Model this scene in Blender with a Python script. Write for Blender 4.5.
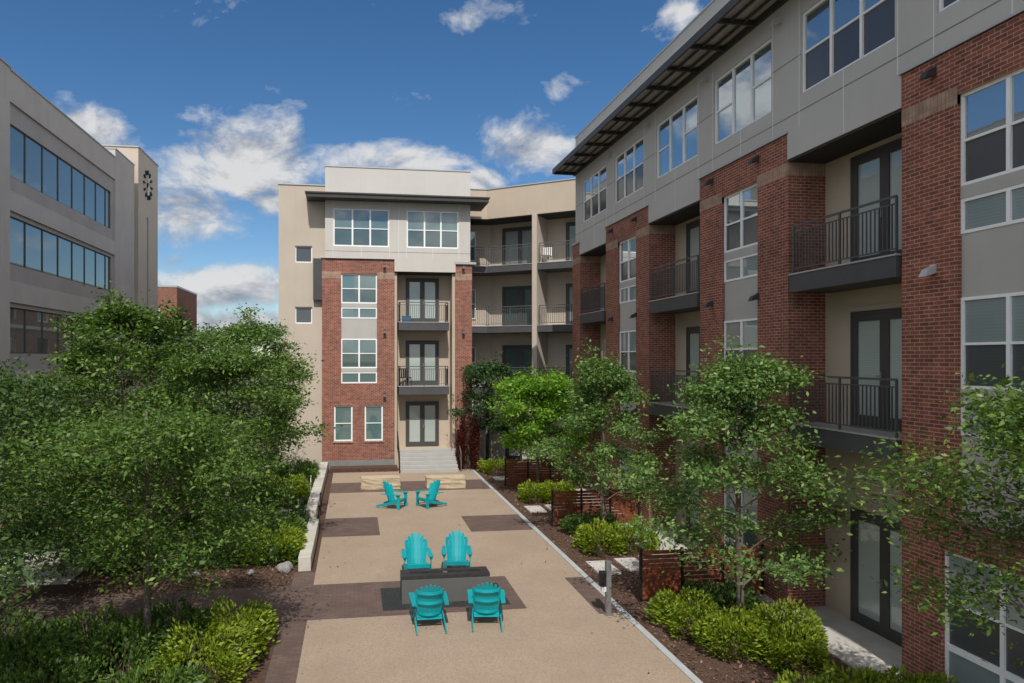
import bpy, math, random
import numpy as np
from mathutils import Vector, Matrix
R = math.radians
sc = bpy.context.scene
for o in list(bpy.data.objects): bpy.data.objects.remove(o)
C = sc.collection

# ------------------------------------------------------------------ camera
YAW = math.atan(104/700)
cd = bpy.data.cameras.new('camera'); cam = bpy.data.objects.new('camera', cd); C.objects.link(cam)
cd.sensor_fit = 'HORIZONTAL'; cd.sensor_width = 36; cd.lens = 36*700/1024
cd.shift_x = (512-458)/1024; cd.shift_y = (358-341.5)/1024
cd.clip_start = .1; cd.clip_end = 3000
cam.location = (0, 0, 5.5); cam.rotation_euler = (R(90), 0, -YAW)
sc.camera = cam

# ------------------------------------------------------------------ light
EL = R(51); AZX = -.066            # the sun stands behind the camera, a touch to the left
sv = Vector((AZX, -math.sqrt(math.cos(EL)**2-AZX**2), math.sin(EL)))
sd = bpy.data.lights.new('sun', 'SUN'); so = bpy.data.objects.new('sun', sd); C.objects.link(so)
sd.energy = 4.2; sd.angle = R(.5); sd.color = (1, .945, .87)
so.rotation_euler = sv.to_track_quat('Z', 'Y').to_euler()
vs = sc.view_settings; vs.view_transform = 'Standard'; vs.look = 'None'; vs.gamma = 1; vs.exposure = -.05
sc.render.engine = 'CYCLES'
sc.cycles.max_bounces = 7; sc.cycles.diffuse_bounces = 3; sc.cycles.glossy_bounces = 3; sc.cycles.transmission_bounces = 3; sc.cycles.transparent_max_bounces = 4

class NT:
    def __init__(s, nt): s.nt = nt
    def n(s, t, **kw):
        d = s.nt.nodes.new(t)
        for k, v in kw.items(): setattr(d, k, v)
        return d
    def put(s, sock, v):
        if isinstance(v, bpy.types.NodeSocket): s.nt.links.new(v, sock)
        elif v is not None: sock.default_value = v
    def m(s, op, a, b=None, c=None, clamp=False):
        d = s.n('ShaderNodeMath', operation=op, use_clamp=clamp)
        for i, v in enumerate((a, b, c)):
            if v is not None: s.put(d.inputs[i], v)
        return d.outputs[0]
    def mix(s, f, a, b, bt='MIX'):
        d = s.n('ShaderNodeMix', data_type='RGBA', blend_type=bt)
        s.put(d.inputs[0], f); s.put(d.inputs[6], a); s.put(d.inputs[7], b)
        return d.outputs[2]
    def ramp(s, v, stops):
        d = s.n('ShaderNodeValToRGB'); e = d.color_ramp.elements
        while len(e) < len(stops): e.new(.5)
        for i, (p, c) in enumerate(stops):
            e[i].position = p; e[i].color = c if len(c) == 4 else (*c, 1)
        s.put(d.inputs[0], v); return d.outputs[0]
    def noise(s, vec, scale, detail=4, rough=.55, dim='3D', dist=0):
        d = s.n('ShaderNodeTexNoise', noise_dimensions=dim)
        s.put(d.inputs['Vector'], vec); d.inputs['Scale'].default_value = scale
        d.inputs['Detail'].default_value = detail; d.inputs['Roughness'].default_value = rough
        d.inputs['Distortion'].default_value = dist
        return d.outputs[0]

def g4(c): return (c[0], c[1], c[2], 1)

# ------------------------------------------------------------------ sky with clouds
w = bpy.data.worlds.new('World'); sc.world = w; w.use_nodes = True
nt = w.node_tree; nt.nodes.clear(); N = NT(nt)
sky = N.n('ShaderNodeTexSky', sky_type='NISHITA'); sky.sun_disc = False
sky.sun_elevation = EL; sky.sun_rotation = math.atan2(sv.x, sv.y)
sky.air_density = .9; sky.dust_density = .3; sky.ozone_density = 2.2; sky.altitude = 200
hs = N.n('ShaderNodeHueSaturation'); hs.inputs['Saturation'].default_value = 1.25; hs.inputs['Value'].default_value = .98
nt.links.new(sky.outputs[0], hs.inputs['Color'])
tc = N.n('ShaderNodeTexCoord'); sep = N.n('ShaderNodeSeparateXYZ'); nt.links.new(tc.outputs['Generated'], sep.inputs[0])
az = N.m('ARCTAN2', sep.outputs[0], sep.outputs[1]); el = N.m('ARCSINE', sep.outputs[2])
cmb = N.n('ShaderNodeCombineXYZ'); N.put(cmb.inputs[0], az); N.put(cmb.inputs[1], N.m('MULTIPLY', el, 1.5)); cmb.inputs[2].default_value = 3.7
v = cmb.outputs[0]
def dirpx(x, y):
    a = math.atan((x-458)/700); return a+YAW, math.atan((358-y)/700*math.cos(a))
dens = None
for (x, y, sx, sy, wt) in [(95,130,40,24,1.0),(240,160,84,42,1.15),(195,215,56,40,1.05),(290,200,50,30,.9),(355,158,60,20,.75),(420,158,55,22,.95),(535,150,50,30,1.1),(480,180,30,14,.95),
        (235,285,85,32,1.2),(175,262,24,14,.9),(250,325,100,22,1.15),(155,300,50,30,.9),(540,30,60,34,.32),(685,10,34,18,.75),(240,0,80,18,.42),(470,18,70,22,.42),(530,25,26,30,.45),(590,80,34,16,.55),(560,75,22,36,.42),(390,100,40,16,.5),
        (-150,200,120,70,.9),(-125,40,75,60,1.0),(760,230,100,50,.9),(1000,120,140,60,.9)]:
    a, e = dirpx(x, y); f = 700
    t = N.m('ADD', N.m('POWER', N.m('ABSOLUTE', N.m('DIVIDE', N.m('SUBTRACT', az, a), sx/f)), 2), N.m('POWER', N.m('ABSOLUTE', N.m('DIVIDE', N.m('SUBTRACT', el, e), sy/f)), 2))
    gsn = N.m('MULTIPLY', N.m('EXPONENT', N.m('MULTIPLY', t, -1.0)), wt)
    dens = gsn if dens is None else N.m('MAXIMUM', dens, gsn)
nz = N.noise(v, 9, 9, .62, dist=.25); nz2 = N.noise(v, 3.1, 5, .6)
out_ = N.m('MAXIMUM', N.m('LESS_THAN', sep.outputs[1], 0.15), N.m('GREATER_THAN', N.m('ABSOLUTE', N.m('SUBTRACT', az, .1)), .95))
behind = N.m('MULTIPLY', out_, N.m('MULTIPLY', nz2, 1.5))      # unseen cumulus added outside the view as fill light
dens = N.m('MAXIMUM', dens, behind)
cl = N.m('ADD', dens, N.m('MULTIPLY', N.m('SUBTRACT', nz, .5), 2.8))
mask = N.ramp(cl, [(.42, (0,0,0)), (.62, (.3,.3,.3)), (.9, (.85,.85,.85)), (1.0, (.95,.95,.95))])
off = N.n('ShaderNodeVectorMath', operation='ADD'); nt.links.new(v, off.inputs[0]); off.inputs[1].default_value = (-.012, .035, 0)
nzu = N.noise(off.outputs[0], 9, 5, .62, dist=.25)
lit = N.m('MULTIPLY', N.m('SUBTRACT', nz, nzu), 3.2)
lit = N.m('ADD', N.m('ADD', .55, lit), N.m('MULTIPLY', el, .9))
ccol = N.ramp(lit, [(.2, (2.5,2.8,3.3)), (.55, (4.2,4.4,4.8)), (1.0, (6.8,6.8,6.8))])
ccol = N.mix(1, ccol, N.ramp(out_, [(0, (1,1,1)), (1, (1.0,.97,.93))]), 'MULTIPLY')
fill_boost = N.m('ADD', 1, N.m('MULTIPLY', out_, .95)); ccol = N.mix(1, ccol, fill_boost, 'MULTIPLY')  # added clouds out of view made brighter to lift the shaded facades
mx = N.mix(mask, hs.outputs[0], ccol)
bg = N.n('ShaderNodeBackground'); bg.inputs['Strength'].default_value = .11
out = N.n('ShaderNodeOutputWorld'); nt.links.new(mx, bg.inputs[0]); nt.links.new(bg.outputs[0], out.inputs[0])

# ------------------------------------------------------------------ materials
def mat(name, base, rough=.8, var=.12, scale=3, bump=0, bscale=60, metal=0, spec=.3, streak=0, speck=0, speckc=None):
    m = bpy.data.materials.new(name); m.use_nodes = True; nt = m.node_tree; N = NT(nt)
    p = nt.nodes['Principled BSDF']; p.inputs['Roughness'].default_value = rough; p.inputs['Metallic'].default_value = metal
    p.inputs['Specular IOR Level'].default_value = spec
    g = N.n('ShaderNodeNewGeometry'); pos = g.outputs['Position']
    a = N.noise(pos, scale, 5, .6)
    f = N.ramp(a, [(.3, (0,0,0)), (.7, (1,1,1))])
    col = N.mix(f, g4([c*(1-var) for c in base]), g4([min(1, c*(1+var)) for c in base]))
    if streak:
        mp = N.n('ShaderNodeMapping'); nt.links.new(pos, mp.inputs[0]); mp.inputs['Scale'].default_value = (3, 3, .18)
        sf = N.ramp(N.noise(mp.outputs[0], 1.6, 5, .65), [(.5, (0,0,0)), (.8, (1,1,1))])
        col = N.mix(N.m('MULTIPLY', sf, streak), col, g4([c*.55 for c in base]))
    if speck:
        sf = N.ramp(N.noise(pos, speck, 2, .7), [(.35, (0,0,0)), (.65, (1,1,1))])
        col = N.mix(sf, col, g4(speckc))
    nt.links.new(col, p.inputs['Base Color'])
    if bump:
        b = N.n('ShaderNodeBump'); b.inputs['Strength'].default_value = bump; b.inputs['Distance'].default_value = .02
        nt.links.new(N.noise(pos, bscale, 3, .6), b.inputs['Height']); nt.links.new(b.outputs[0], p.inputs['Normal'])
    return m

def brick_mat(name, c1, c2, mortar, bw=.2, bh=.067, ms=.008, soldier=False):
    m = bpy.data.materials.new(name); m.use_nodes = True; nt = m.node_tree; N = NT(nt)
    p = nt.nodes['Principled BSDF']; p.inputs['Roughness'].default_value = .88; p.inputs['Specular IOR Level'].default_value = .2
    g = N.n('ShaderNodeNewGeometry'); s = N.n('ShaderNodeSeparateXYZ'); nt.links.new(g.outputs['Position'], s.inputs[0])
    sn = N.n('ShaderNodeSeparateXYZ'); nt.links.new(g.outputs['True Normal'], sn.inputs[0])
    isx = N.m('GREATER_THAN', N.m('ABSOLUTE', sn.outputs[0]), .6)
    u = N.m('ADD', N.m('MULTIPLY', s.outputs[1], isx), N.m('MULTIPLY', s.outputs[0], N.m('SUBTRACT', 1, isx)))
    cb = N.n('ShaderNodeCombineXYZ'); N.put(cb.inputs[0], u); nt.links.new(s.outputs[2], cb.inputs[1])
    b = N.n('ShaderNodeTexBrick'); nt.links.new(cb.outputs[0], b.inputs['Vector'])
    b.offset = 0 if soldier else .5
    b.inputs['Scale'].default_value = 1; b.inputs['Brick Width'].default_value = bw; b.inputs['Row Height'].default_value = bh
    b.inputs['Mortar Size'].default_value = ms; b.inputs['Mortar Smooth'].default_value = .2; b.inputs['Bias'].default_value = -.1
    b.inputs['Color1'].default_value = g4(c1); b.inputs['Color2'].default_value = g4(c2); b.inputs['Mortar'].default_value = g4(mortar)
    pn = N.mix(1, N.ramp(N.noise(g.outputs['Position'], .8, 6, .7), [(.3, (.74,.76,.78)), (.7, (1.12,1.08,1.05))]), N.ramp(N.noise(cb.outputs[0], 5, 2, .5), [(.3, (.8,.8,.8)), (.7, (1.15,1.15,1.15))]), 'MULTIPLY')
    col = N.mix(1, b.outputs[0], pn, 'MULTIPLY')
    nt.links.new(col, p.inputs['Base Color'])
    bu = N.n('ShaderNodeBump'); bu.inputs['Strength'].default_value = .6; bu.inputs['Distance'].default_value = .006; bu.invert = True
    nt.links.new(b.outputs['Fac'], bu.inputs['Height']); nt.links.new(bu.outputs[0], p.inputs['Normal'])
    return m

def glass_mat(name, base, refl=.3, rough=.02, var=.35, wav=.06, ior=1.5, tint=(.86, .93, .95, 1)):
    m = bpy.data.materials.new(name); m.use_nodes = True; nt = m.node_tree; N = NT(nt); nt.nodes.clear()
    o = N.n('ShaderNodeOutputMaterial'); mx = N.n('ShaderNodeMixShader'); d = N.n('ShaderNodeBsdfDiffuse'); gl = N.n('ShaderNodeBsdfGlossy')
    gl.inputs['Roughness'].default_value = rough; gl.inputs['Color'].default_value = tint
    g = N.n('ShaderNodeNewGeometry')
    s = N.n('ShaderNodeSeparateXYZ'); nt.links.new(g.outputs['Position'], s.inputs[0])
    rnd = g.outputs['Random Per Island']
    slat = N.m('MULTIPLY', N.m('PINGPONG', N.m('MULTIPLY', s.outputs[2], 20), .5), .25)       # blind slats behind the glass
    k = N.m('ADD', N.m('ADD', 1-var/2, N.m('MULTIPLY', rnd, var)), slat)
    col = N.mix(1, g4(base), k, 'MULTIPLY')
    nt.links.new(col, d.inputs[0])
    fr = N.n('ShaderNodeFresnel'); fr.inputs[0].default_value = ior
    f = N.m('ADD', fr.outputs[0], refl, clamp=True)
    bu = N.n('ShaderNodeBump'); bu.inputs['Strength'].default_value = wav; bu.inputs['Distance'].default_value = .01
    nt.links.new(N.noise(g.outputs['Position'], 1.3, 1, .4), bu.inputs['Height']); nt.links.new(bu.outputs[0], gl.inputs['Normal'])
    nt.links.new(f, mx.inputs[0]); nt.links.new(d.outputs[0], mx.inputs[1]); nt.links.new(gl.outputs[0], mx.inputs[2]); nt.links.new(mx.outputs[0], o.inputs[0])
    return m

def leaf_mat(name, dark, light, tip=None, trans=.3):
    m = bpy.data.materials.new(name); m.use_nodes = True; nt = m.node_tree; N = NT(nt); nt.nodes.clear()
    o = N.n('ShaderNodeOutputMaterial'); g = N.n('ShaderNodeNewGeometry')
    st = [(0, dark), (.55, light)] + ([(.96, tip)] if tip else [(1, [c*1.15 for c in light])])
    col = N.ramp(N.m('ADD', N.m('MULTIPLY', g.outputs['Random Per Island'], .75), N.m('MULTIPLY', N.noise(g.outputs['Position'], 1.1, 3, .6), .3)), st)
    p = N.n('ShaderNodeBsdfPrincipled'); p.inputs['Roughness'].default_value = .5; p.inputs['Specular IOR Level'].default_value = .35
    nt.links.new(col, p.inputs['Base Color'])
    t = N.n('ShaderNodeBsdfTranslucent'); nt.links.new(N.mix(1, col, (1.35, 1.3, .5, 1), 'MULTIPLY'), t.inputs[0])
    mx = N.n('ShaderNodeMixShader'); mx.inputs[0].default_value = trans
    nt.links.new(p.outputs[0], mx.inputs[1]); nt.links.new(t.outputs[0], mx.inputs[2]); nt.links.new(mx.outputs[0], o.inputs[0])
    return m

M = {}
M['brick'] = brick_mat('red_brick', (.30,.098,.062), (.17,.058,.042), (.39,.29,.24))
M['soldier'] = brick_mat('tan_soldier_course', (.40,.28,.21), (.34,.235,.175), (.26,.19,.15), .075, .4, .006, True)
M['farbrick'] = brick_mat('far_brick', (.28,.12,.08), (.2,.085,.06), (.3,.2,.16))
M['stucco_grey'] = mat('grey_stucco', (.47,.46,.445), .9, .05, .5, .25, 90, streak=.10)
M['stucco_pale'] = mat('pale_stucco', (.53,.51,.48), .9, .05, .5, .2, 90, streak=.12)
M['stucco_tan'] = mat('tan_stucco', (.47,.395,.31), .9, .05, .5, .25, 90, streak=.08)
M['stucco_beige'] = mat('beige_stucco', (.49,.425,.355), .9, .05, .5, .25, 90, streak=.10)
M['base_grey'] = mat('grey_base_course', (.20,.21,.205), .8, .1, 2)
M['joint'] = mat('joint_line', (.66,.65,.63), .8, .05)
M['joint_dark'] = mat('joint_shadow_gap', (.17,.165,.16), .8, .05)
M['panel'] = mat('fibre_cement_panel', (.42,.41,.39), .7, .05, 1.2)
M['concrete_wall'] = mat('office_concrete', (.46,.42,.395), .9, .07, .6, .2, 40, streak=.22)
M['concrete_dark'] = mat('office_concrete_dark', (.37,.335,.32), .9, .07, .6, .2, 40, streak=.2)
M['metal_dark'] = mat('dark_grey_metal', (.055,.055,.06), .45, .1, 2, spec=.5)
M['metal_rail'] = mat('railing_metal', (.075,.075,.075), .4, .1, 4, spec=.5)
M['fascia'] = mat('balcony_fascia', (.075,.075,.08), .55, .1, 2)
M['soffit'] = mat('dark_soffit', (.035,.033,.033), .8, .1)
M['canopy'] = mat('canopy_metal', (.045,.042,.040), .5, .12, 2, spec=.4)
M['canopy_deck'] = mat('canopy_deck', (.36,.35,.34), .6, .1, 2)
M['frame_white'] = mat('white_window_frame', (.84,.85,.86), .45, .04, 2, spec=.5)
M['frame_dark'] = mat('dark_door_frame', (.06,.058,.056), .5, .08, 2, spec=.4)
M['glass_sky'] = glass_mat('reflective_glass', (.14,.17,.19), .42)
M['glass_low'] = glass_mat('screened_glass', (.075,.078,.085), .03, .12, .3, ior=1.4)
M['glass_blind'] = glass_mat('blind_glass', (.22,.27,.27), .05)
M['glass_teal'] = glass_mat('tinted_blind_glass', (.09,.15,.15), .10)
M['glass_teal_dark'] = glass_mat('tinted_dark_glass', (.055,.09,.09), .07)
M['glass_door'] = glass_mat('door_glass', (.36,.41,.39), .04)
M['glass_office'] = glass_mat('office_glass', (.13,.145,.14), .26, tint=(.70, .75, .72, 1))
M['lamp_metal'] = mat('lamp_metal', (.5,.5,.52), .4, .05, metal=.1)
M['lamp_dark'] = mat('lamp_dark_metal', (.05,.05,.055), .5, .05)
M['wood'] = mat('fence_wood', (.19,.055,.024), .65, .4, 5, .2, 30)
M['stone'] = mat('limestone_block', (.42,.335,.235), .85, .12, 7, .5, 25, speck=5, speckc=(.48,.40,.28))
M['pit'] = mat('dark_grey_concrete', (.10,.102,.097), .8, .08, 2, .15, 60)
M['pit_top'] = mat('charcoal_slate', (.035,.033,.034), .5, .3, 8, .2, 40)
M['gravel'] = mat('dark_gravel', (.05,.055,.055), .8, .4, 30, 1, 45, speck=38, speckc=(.012,.012,.014))
M['tan_paving'] = mat('exposed_aggregate', (.385,.30,.225), .92, .13, .7, .45, 90, streak=.0, speck=34, speckc=(.275,.21,.155))
M['curb'] = mat('pale_concrete_kerb', (.38,.40,.40), .8, .12, 3, .2, 60)
M['conc'] = mat('walkway_concrete', (.50,.48,.45), .85, .08, 1.2, .15, 60, speck=2.5, speckc=(.44,.42,.395))
M['lime'] = mat('planter_limestone', (.50,.48,.42), .85, .14, 4, .3, 30)
M['mulch'] = mat('bark_mulch', (.12,.07,.048), .95, .35, 6, 1, 38, speck=26, speckc=(.055,.032,.024))
M['lawn'] = mat('distant_ground', (.10,.11,.06), .95, .25, .2)
M['rock'] = mat('grey_rock', (.26,.25,.24), .9, .2, 8, .4, 20)
M['teal'] = mat('teal_plastic', (.0,.31,.35), .45, .08, 3, spec=.5)
_nt = M['teal'].node_tree; _N = NT(_nt); _oi = _N.n('ShaderNodeObjectInfo'); _p = _nt.nodes['Principled BSDF']; _old = _p.inputs['Base Color'].links[0].from_socket
_nt.links.new(_N.mix(1, _old, _N.ramp(_oi.outputs['Random'], [(0, (.8,.84,.86)), (1, (1.1,1.06,1.03))]), 'MULTIPLY'), _p.inputs['Base Color'])
M['bark'] = mat('tree_bark', (.14,.115,.09), .95, .3, 12, .7, 40)
M['steel'] = mat('galvanised_steel', (.22,.22,.22), .4, .15, 6, metal=.4)
M['black'] = mat('black_metal', (.015,.015,.016), .5, .1)
M['white'] = mat('white_plastic', (.75,.75,.74), .5, .04)
M['stepc'] = mat('step_concrete', (.38,.375,.36), .85, .08, 2, .15, 60)
M['coping'] = mat('metal_coping', (.45,.45,.44), .4, .05, metal=.3)
M['blue'] = mat('blue_plastic', (.03,.14,.28), .5, .05)
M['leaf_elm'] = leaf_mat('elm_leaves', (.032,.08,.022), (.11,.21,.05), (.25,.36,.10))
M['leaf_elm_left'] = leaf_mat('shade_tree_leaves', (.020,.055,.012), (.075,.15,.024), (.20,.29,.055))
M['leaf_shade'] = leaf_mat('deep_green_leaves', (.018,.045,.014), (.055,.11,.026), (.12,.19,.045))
M['leaf_bright'] = leaf_mat('maple_leaves', (.06,.15,.014), (.14,.30,.024), (.25,.42,.045), .35)
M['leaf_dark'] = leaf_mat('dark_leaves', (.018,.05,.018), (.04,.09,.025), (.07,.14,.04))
M['leaf_hedge'] = leaf_mat('shrub_leaves', (.055,.11,.010), (.18,.26,.016), (.36,.42,.04), .3)
M['leaf_red'] = leaf_mat('plum_leaves', (.05,.014,.014), (.12,.028,.024), (.20,.06,.04))
M['leaf_ground'] = leaf_mat('ground_cover_leaves', (.025,.065,.02), (.065,.13,.028), (.15,.22,.06))
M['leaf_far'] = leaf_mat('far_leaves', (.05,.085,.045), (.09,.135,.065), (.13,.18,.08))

def paver_mat(name, c1, c2, mortar, bw, bh):
    m = bpy.data.materials.new(name); m.use_nodes = True; nt = m.node_tree; N = NT(nt); p = nt.nodes['Principled BSDF']; p.inputs['Roughness'].default_value = .85
    g = N.n('ShaderNodeNewGeometry'); b = N.n('ShaderNodeTexBrick'); nt.links.new(g.outputs['Position'], b.inputs['Vector'])
    for k, v in {'Scale': 1, 'Brick Width': bw, 'Row Height': bh, 'Mortar Size': .004, 'Color1': g4(c1), 'Color2': g4(c2), 'Mortar': g4(mortar)}.items(): b.inputs[k].default_value = v
    col = N.mix(1, b.outputs[0], N.ramp(N.noise(g.outputs['Position'], 1.5, 5, .6), [(.3, (.8,.8,.8)), (.7, (1.15,1.12,1.1))]), 'MULTIPLY')
    nt.links.new(col, p.inputs['Base Color']); return m
M['paver'] = paver_mat('brown_pavers', (.135,.09,.072), (.105,.072,.062), (.06,.045,.04), .2, .1)

# ------------------------------------------------------------------ mesh helpers
class MB:
    def __init__(s): s.v = []; s.f = []; s.mi = []
    def quad(s, a, b, c, d, mi=0):
        n = len(s.v); s.v += [tuple(a), tuple(b), tuple(c), tuple(d)]; s.f.append((n, n+1, n+2, n+3)); s.mi.append(mi)
    def hexa(s, p, mi=0):
        n = len(s.v); s.v += [tuple(q) for q in p]
        for f in ((0,3,2,1), (4,5,6,7), (0,1,5,4), (1,2,6,5), (2,3,7,6), (3,0,4,7)):
            s.f.append(tuple(n+i for i in f)); s.mi.append(mi)
    def box(s, x0, y0, z0, x1, y1, z1, mi=0):
        s.hexa([(x0,y0,z0), (x1,y0,z0), (x1,y1,z0), (x0,y1,z0), (x0,y0,z1), (x1,y0,z1), (x1,y1,z1), (x0,y1,z1)], mi)
    def fbox(s, F, u0, u1, n0, n1, z0, z1, mi=0):
        s.hexa([F(u0,n0,z0), F(u1,n0,z0), F(u1,n1,z0), F(u0,n1,z0), F(u0,n0,z1), F(u1,n0,z1), F(u1,n1,z1), F(u0,n1,z1)], mi)
    def tube(s, pts, rad, k=8, mi=0, cap=True):
        pts = [Vector(p) for p in pts]; rad = rad if isinstance(rad, (list, tuple)) else [rad]*len(pts)
        base = len(s.v); up = None
        for i, p in enumerate(pts):
            d = (pts[min(i+1, len(pts)-1)]-pts[max(i-1, 0)]).normalized()
            if up is None:
                up = d.orthogonal().normalized()
            up = (up-d*up.dot(d)); up = up.normalized() if up.length > 1e-6 else d.orthogonal().normalized()
            b = d.cross(up)
            for j in range(k):
                a = 2*math.pi*j/k; s.v.append(tuple(p+(up*math.cos(a)+b*math.sin(a))*rad[i]))
        for i in range(len(pts)-1):
            for j in range(k):
                s.f.append((base+i*k+j, base+i*k+(j+1)%k, base+(i+1)*k+(j+1)%k, base+(i+1)*k+j)); s.mi.append(mi)
        if cap:
            s.f.append(tuple(base+j for j in range(k))[::-1]); s.mi.append(mi)
            s.f.append(tuple(base+(len(pts)-1)*k+j for j in range(k))); s.mi.append(mi)
    def build(s, name, mats, parent=None, smooth=False, bevel=0):
        me = bpy.data.meshes.new(name); me.from_pydata(s.v, [], s.f)
        if not isinstance(mats, (list, tuple)): mats = [mats]
        for m in mats: me.materials.append(m)
        if len(mats) > 1: me.polygons.foreach_set('material_index', s.mi)
        if smooth: me.polygons.foreach_set('use_smooth', [True]*len(me.polygons))
        me.update(); o = bpy.data.objects.new(name, me); C.objects.link(o)
        if bevel:
            b = o.modifiers.new('edge', 'BEVEL'); b.width = bevel; b.segments = 2; b.limit_method = 'ANGLE'
        if parent: o.parent = parent
        return o
    def orient(s, F):
        nn = F(0,1,0)-F(0,0,0)
        for i, f in enumerate(s.f):
            a, b, c = (Vector(s.v[f[k]]) for k in (0, 1, 2))
            if (b-a).cross(c-a).dot(nn) < 0: s.f[i] = tuple(f[::-1])
        return s

def tag(o, label=None, cat=None, group=None, kind=None):
    if label: o['label'] = label
    if cat: o['category'] = cat
    if group: o['group'] = group
    if kind: o['kind'] = kind
    return o
def empty(name, loc, label, cat, group=None, rz=0):
    o = bpy.data.objects.new(name, None); C.objects.link(o); o.location = loc; o.rotation_euler = (0, 0, rz); o.empty_display_size = .3
    tag(o, label, cat, group); return o
def children(o): return [c for c in bpy.data.objects if c.parent == o]
def copy_tree(o, parent=None):
    c = o.copy(); C.objects.link(c); c.parent = parent
    for ch in children(o): copy_tree(ch, c)
    return c

def frame(O, U, Nn, base=(0, 0, 0)):
    O = Vector(O)-Vector(base); U = Vector(U).normalized(); Nn = Vector(Nn).normalized()
    def F(u, n, z): return O+U*u+Nn*n+Vector((0, 0, z))
    return F

def wall(mb, F, u0, u1, z0, z1, holes, n0, n1, mi=0):
    """solid wall between depths n0 (back) and n1 (front) with rectangular openings cut through"""
    us = sorted({u0, u1, *[min(max(h[i], u0), u1) for h in holes for i in (0, 1)]})
    zs = sorted({z0, z1, *[min(max(h[i], z0), z1) for h in holes for i in (2, 3)]})
    def solid(i, j):
        if i < 0 or j < 0 or i >= len(us)-1 or j >= len(zs)-1: return False
        a = (us[i]+us[i+1])/2; b = (zs[j]+zs[j+1])/2
        return not any(h[0] < a < h[1] and h[2] < b < h[3] for h in holes)
    for i in range(len(us)-1):
        for j in range(len(zs)-1):
            if not solid(i, j): continue
            a, b, c, d = us[i], us[i+1], zs[j], zs[j+1]
            mb.quad(F(a,n1,c), F(b,n1,c), F(b,n1,d), F(a,n1,d), mi); mb.quad(F(a,n0,c), F(a,n0,d), F(b,n0,d), F(b,n0,c), mi)
            if not solid(i-1, j): mb.quad(F(a,n0,c), F(a,n1,c), F(a,n1,d), F(a,n0,d), mi)
            if not solid(i+1, j): mb.quad(F(b,n0,c), F(b,n0,d), F(b,n1,d), F(b,n1,c), mi)
            if not solid(i, j-1): mb.quad(F(a,n0,c), F(b,n0,c), F(b,n1,c), F(a,n1,c), mi)
            if not solid(i, j+1): mb.quad(F(a,n0,d), F(a,n1,d), F(b,n1,d), F(b,n0,d), mi)

def window(parent, F, u0, u1, z0, z1, cols=2, rail=.5, n=-.06, glass=('glass_sky', 'glass_low'), fr='frame_white', fw=.05, norail=(), label=None):
    """framed window; frame is the part, the panes are sub-parts"""
    mb = MB(); g = MB(); s = MB(); d0, d1 = n-.05, n
    mb.fbox(F, u0, u0+fw, d0, d1, z0, z1); mb.fbox(F, u1-fw, u1, d0, d1, z0, z1)
    mb.fbox(F, u0+fw, u1-fw, d0, d1, z0, z0+fw); mb.fbox(F, u0+fw, u1-fw, d0, d1, z1-fw, z1)
    cw = (u1-u0-2*fw)/cols; mw = fw*1.3
    for i in range(1, cols): mb.fbox(F, u0+fw+i*cw-mw/2, u0+fw+i*cw+mw/2, d0, d1+.004, z0+fw, z1-fw)
    zr = z0+(z1-z0)*rail if rail else None
    for i in range(cols):
        a = u0+fw+i*cw+(mw/2 if i else 0); b = u0+fw+(i+1)*cw-(mw/2 if i < cols-1 else 0)
        if rail and i not in norail:
            mb.fbox(F, a, b, d0+.006, d1-.008, zr-.02, zr+.02)
            g.quad(F(a,d0+.02,zr+.02), F(b,d0+.02,zr+.02), F(b,d0+.02,z1-fw), F(a,d0+.02,z1-fw))
            s.quad(F(a,d0+.012,z0+fw), F(b,d0+.012,z0+fw), F(b,d0+.012,zr-.02), F(a,d0+.012,zr-.02))
        else:
            g.quad(F(a,d0+.02,z0+fw), F(b,d0+.02,z0+fw), F(b,d0+.02,z1-fw), F(a,d0+.02,z1-fw))
    o = mb.build('window', M[fr], parent)
    if label: o['label'] = label
    g.orient(F).build('pane', M[glass[0]], o)
    s.orient(F)
    if s.v and not norail: s.build('lower_sash', M[glass[1]], o)
    elif s.v:
        for k_ in range(len(s.f)): q_ = MB(); q_.quad(*s.v[4*k_:4*k_+4]); q_.orient(F).build('lower_sash', M[glass[1]], o)
    return o

def door(parent, F, u0, u1, z0, z1, n, glass='glass_door', cover=False, leaves=2):
    mb = MB(); g = MB(); fw = .07; d0, d1 = n, n+.06
    mb.fbox(F, u0, u0+fw, d0, d1, z0, z1); mb.fbox(F, u1-fw, u1, d0, d1, z0, z1); mb.fbox(F, u0+fw, u1-fw, d0, d1, z1-fw, z1)
    cw = (u1-u0-2*fw)/leaves; st = .12
    for i in range(leaves):
        a = u0+fw+i*cw; b = a+cw
        mb.fbox(F, a, a+st, d0, d1-.01, z0, z1-fw); mb.fbox(F, b-st, b, d0, d1-.01, z0, z1-fw)
        mb.fbox(F, a+st, b-st, d0, d1-.01, z0, z0+.24); mb.fbox(F, a+st, b-st, d0, d1-.01, z1-fw-.13, z1-fw)
        g.quad(F(a+st,d0+.02,z0+.24), F(b-st,d0+.02,z0+.24), F(b-st,d0+.02,z1-fw-.13), F(a+st,d0+.02,z1-fw-.13))
    o = mb.build('door', M['frame_dark'], parent); g.orient(F).build('pane', M[glass], o)
    h = MB(); uc = u0+fw+cw
    h.fbox(F, uc+.03, uc+.07, d1-.012, d1+.03, z0+.95, z0+1.13); h.tube([F(uc+.05,d1+.025,z0+1.04), F(uc+.16,d1+.03,z0+1.04)], .011, 6)
    h.build('handle', M['steel'], o)
    return o

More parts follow.
